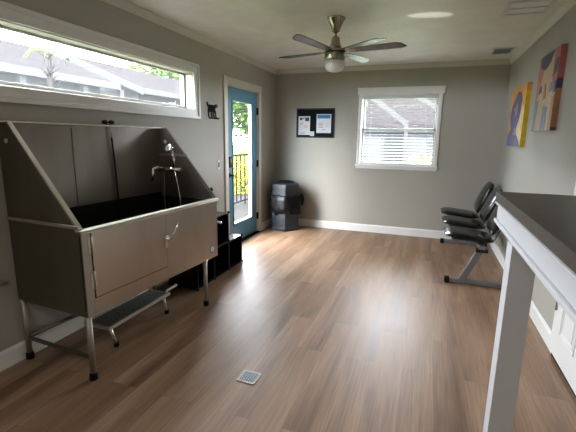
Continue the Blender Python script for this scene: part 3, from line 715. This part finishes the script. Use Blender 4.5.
def foliage(b, c, r, n, leaf, mis=(0,)):
    c = Vector(c); r = Vector(r)
    for _ in range(n):
        while True:
            p = Vector((random.uniform(-1, 1), random.uniform(-1, 1), random.uniform(-1, 1)))
            if p.length <= 1 and p.length > .35: break
        # lumpy outline
        k = 1 + .18*math.sin(p.x*7+c.x) * math.cos(p.y*6+p.z*5)
        P = c + Vector((p.x*r.x, p.y*r.y, p.z*r.z))*k
        M = Matrix.Translation(P) @ Matrix.Rotation(random.uniform(0, 6.28), 4, 'Z') @ Matrix.Rotation(random.uniform(-1.2, 1.2), 4, 'X')
        s_ = leaf*random.uniform(.6, 1.3); b.mi = random.choice(mis)
        b._add([(-s_*.5, 0, 0), (0, -s_*.25, 0), (s_*.5, 0, 0), (0, s_*.25, .1*s_)], [(0, 1, 2, 3)], M)
def tree(label, x, y, hgt, r, n, leaf, group='green trees outside', trunk=.16):
    t_ = thing('tree', label, 'tree', (x, y, -.3), 0, group)
    b = MB(); b.tube([(0, 0, 0), (.1, 0, hgt*.35), (0, .1, hgt*.75)], [trunk, trunk*.8, trunk*.4], 10)
    b.tube([(.05, 0, hgt*.4), (r*.4, .2, hgt*.7)], [trunk*.5, trunk*.2], 8); b.tube([(.05, 0, hgt*.45), (-r*.4, -.2, hgt*.72)], [trunk*.5, trunk*.2], 8)
    b.build('trunk', M_bark, t_)
    b = MB(); foliage(b, (0, 0, hgt-r*.85), (r, r, r*.85), n, leaf); foliage(b, (r*.5, r*.3, hgt-r*1.1), (r*.7, r*.7, r*.6), n//3, leaf); foliage(b, (-r*.5, -r*.3, hgt-r*1.15), (r*.7, r*.7, r*.6), n//3, leaf)
    b.build('crown', M_leaf, t_)
tree('bright green round tree rising behind the far house roof', -17.5, 21.0, 7.9, 3.3, 3800, .5)
tree('green leafy tree filling the top of the blue door glass', -4.25, 10.2, 4.9, 1.7, 3800, .28)
tree('green tree beyond the path, farther off through the blue door glass', -7.5, 20.6, 6.0, 2.8, 3000, .45)
t_ = thing('bare_tree', 'thin pale bare tree in front of the left house', 'tree', (-4.6, -.15, -.3))
b = MB(); b.tube([(0, 0, 0), (.03, .02, 1.6), (-.02, -.02, 2.6), (0, .03, 3.25)], [.09, .08, .06, .02], 8); b.build('trunk', M_bark, t_)
b = MB()
for i in range(46):
    z = random.uniform(1.5, 3.2); a = random.uniform(0, 6.28); L = random.uniform(.15, .42)
    p0 = Vector((0, 0, z)); p1 = p0 + Vector((math.cos(a)*L*.5, math.sin(a)*L*.5, L*.35)); p2 = p1 + Vector((math.cos(a+.5)*L*.5, math.sin(a+.5)*L*.5, L*.25))
    b.tube([p0, p1, p2], [.014, .009, .003], 5)
b.build('branches', M_bark, t_)
b = MB()
for i in range(7):
    a = i*.9; p0 = Vector((0, .03, 3.2)); pts = [p0 + Vector((math.cos(a)*.5*t_k, math.sin(a)*.5*t_k, .18*math.sin(t_k*PI)-.12*t_k)) for t_k in (0, .33, .66, 1)]
    b.tube(pts, [.01, .018, .014, .003], 5)
b.build('fronds', M_leaf, t_)

def shrub(label, x, y, z, r, n, mats, leaf=.07, mis=(0, 0, 0, 1), group='garden shrubs outside'):
    t_ = thing('flowering_shrub' if len(mats) > 1 else 'green_shrub', label, 'shrub', (x, y, z), 0, group)
    b = MB()
    for k in range(5):
        a = k*1.26; b.tube([(0, 0, 0), (math.cos(a)*r*.4, math.sin(a)*r*.4, r*.9)], [.02, .008], 6)
    b.build('stems', M_bark, t_)
    b = MB(); foliage(b, (0, 0, r*.95), (r, r, r*.95), n, leaf, mis); b.build('foliage', mats, t_)
shrub('yellow flowering shrub nearest behind the porch railing', -2.15, 3.25, -.30, .60, 1500, [M_leafy, M_yellow], .09, (0, 1, 1))
shrub('yellow flowering shrub farther behind the porch railing', -2.75, 4.75, -.30, .75, 1600, [M_leafy, M_yellow], .10, (0, 1))
shrub('green shrub low in the left part of the back window', .65, 4.4, -.30, .75, 1800, [M_leaf], .10, (0,))
shrub('yellow-green shrub low in the right part of the back window', 2.35, 4.3, -.30, .75, 1800, [M_leafy], .10, (0,))

rl = thing('porch_railing', 'dark metal porch railing with thin balusters outside the blue door', 'railing', (-1.35, .2, -.02))
b = MB(); b.box(-.02, .02, 0, 2.9, 1.06, 1.10); b.build('top_rail', M_rail, rl)
b = MB(); b.box(-.015, .015, 0, 2.9, .08, .11); b.build('bottom_rail', M_rail, rl)
for i in range(15):
    yy = .05+i*.20
    b = MB(); b.box(-.010, .010, yy-.010, yy+.010, (.0 if i in (0, 7, 14) else .10), 1.07); b.build('baluster', M_rail, rl)

# ------------------------------------------------------------------ light
wd = bpy.data.worlds.new('sky'); SC.world = wd; wd.use_nodes = True; nt = wd.node_tree
bg = nt.nodes['Background']
tc = nt.nodes.new('ShaderNodeTexCoord'); no = nt.nodes.new('ShaderNodeTexNoise'); no.inputs['Scale'].default_value = 2.2; no.inputs['Detail'].default_value = 5
nt.links.new(tc.outputs['Generated'], no.inputs['Vector'])
cr = nt.nodes.new('ShaderNodeValToRGB'); cr.color_ramp.elements[0].color = (.74, .84, .95, 1); cr.color_ramp.elements[1].color = (.96, .97, 1, 1)
cr.color_ramp.elements[0].position = .35; cr.color_ramp.elements[1].position = .65
nt.links.new(no.outputs['Fac'], cr.inputs['Fac']); nt.links.new(cr.outputs['Color'], bg.inputs['Color'])
bg.inputs['Strength'].default_value = 40

def area(name, loc, rot, sx, sy, power, col=(1, 1, 1), portal=False):
    l = bpy.data.lights.new(name, 'AREA'); l.shape = 'RECTANGLE'; l.size = sx; l.size_y = sy; l.energy = power; l.color = col
    if portal: l.cycles.is_portal = True
    o = bpy.data.objects.new(name, l); COL.objects.link(o); o.location = loc; o.rotation_euler = rot; return o
# portals in the three openings (they only guide the sky light)
area('portal_high_window', (-.16, -3.69, 1.9), (0, -PI/2, 0), .37, 2.66, 1, portal=True)
area('portal_door', (-.16, -1.15, 1.08), (0, -PI/2, 0), 1.62, .6, 1, portal=True)
area('portal_back_window', (1.925, .16, 1.56), (-PI/2, 0, 0), 1.07, 1.0, 1, portal=True)
# added fill light behind the camera, no known fixture
area('added_fill_light', (1.6, -6.6, 2.44), (0, 0, 0), 1.0, .5, 14, (1, .95, .86))
sun = bpy.data.lights.new('sun', 'SUN'); sun.energy = 34; sun.angle = math.radians(3); sun.color = (1, .96, .88)
so = bpy.data.objects.new('sun', sun); COL.objects.link(so); so.rotation_euler = Vector((.45, -.62, .80)).to_track_quat('Z', 'Y').to_euler()

gl = bpy.data.lights.new('added_glint_spot', 'SPOT'); gl.energy = 40; gl.spot_size = math.radians(13); gl.spot_blend = .5; gl.shadow_soft_size = 0  # added upward spot that makes a bright ceiling patch, no real lamp there
go = bpy.data.objects.new('added_glint_spot', gl); COL.objects.link(go); go.location = (2.30, -2.24, .6); go.rotation_euler = (PI, 0, math.radians(12)); go.scale = (1, .45, 1)

# ------------------------------------------------------------------ camera
f_px, yaw, pitch, roll, cx, cy, cz = 389.451, -.34062, -.19929, .01483, 2.38571, -6.03842, 1.43804
fw = Vector((math.sin(yaw)*math.cos(pitch), math.cos(yaw)*math.cos(pitch), math.sin(pitch)))
r = Vector((math.cos(yaw), -math.sin(yaw), 0)); u = r.cross(fw)
r2 = r*math.cos(roll)+u*math.sin(roll); u2 = -r*math.sin(roll)+u*math.cos(roll)
cam = bpy.data.cameras.new('camera'); cam.sensor_width = 36; cam.lens = f_px/576*36; cam.clip_start = .05; cam.clip_end = 300
co = bpy.data.objects.new('camera', cam); COL.objects.link(co)
co.matrix_world = Matrix.Translation((cx, cy, cz)) @ Matrix((r2, u2, -fw)).transposed().to_4x4()
SC.camera = co
SC.view_settings.view_transform = 'Standard'; SC.view_settings.look = 'None'; SC.view_settings.exposure = 0.55
SC.cycles.max_bounces = 10; SC.cycles.diffuse_bounces = 6; SC.cycles.transparent_max_bounces = 12
SC.cycles.sample_clamp_indirect = 6
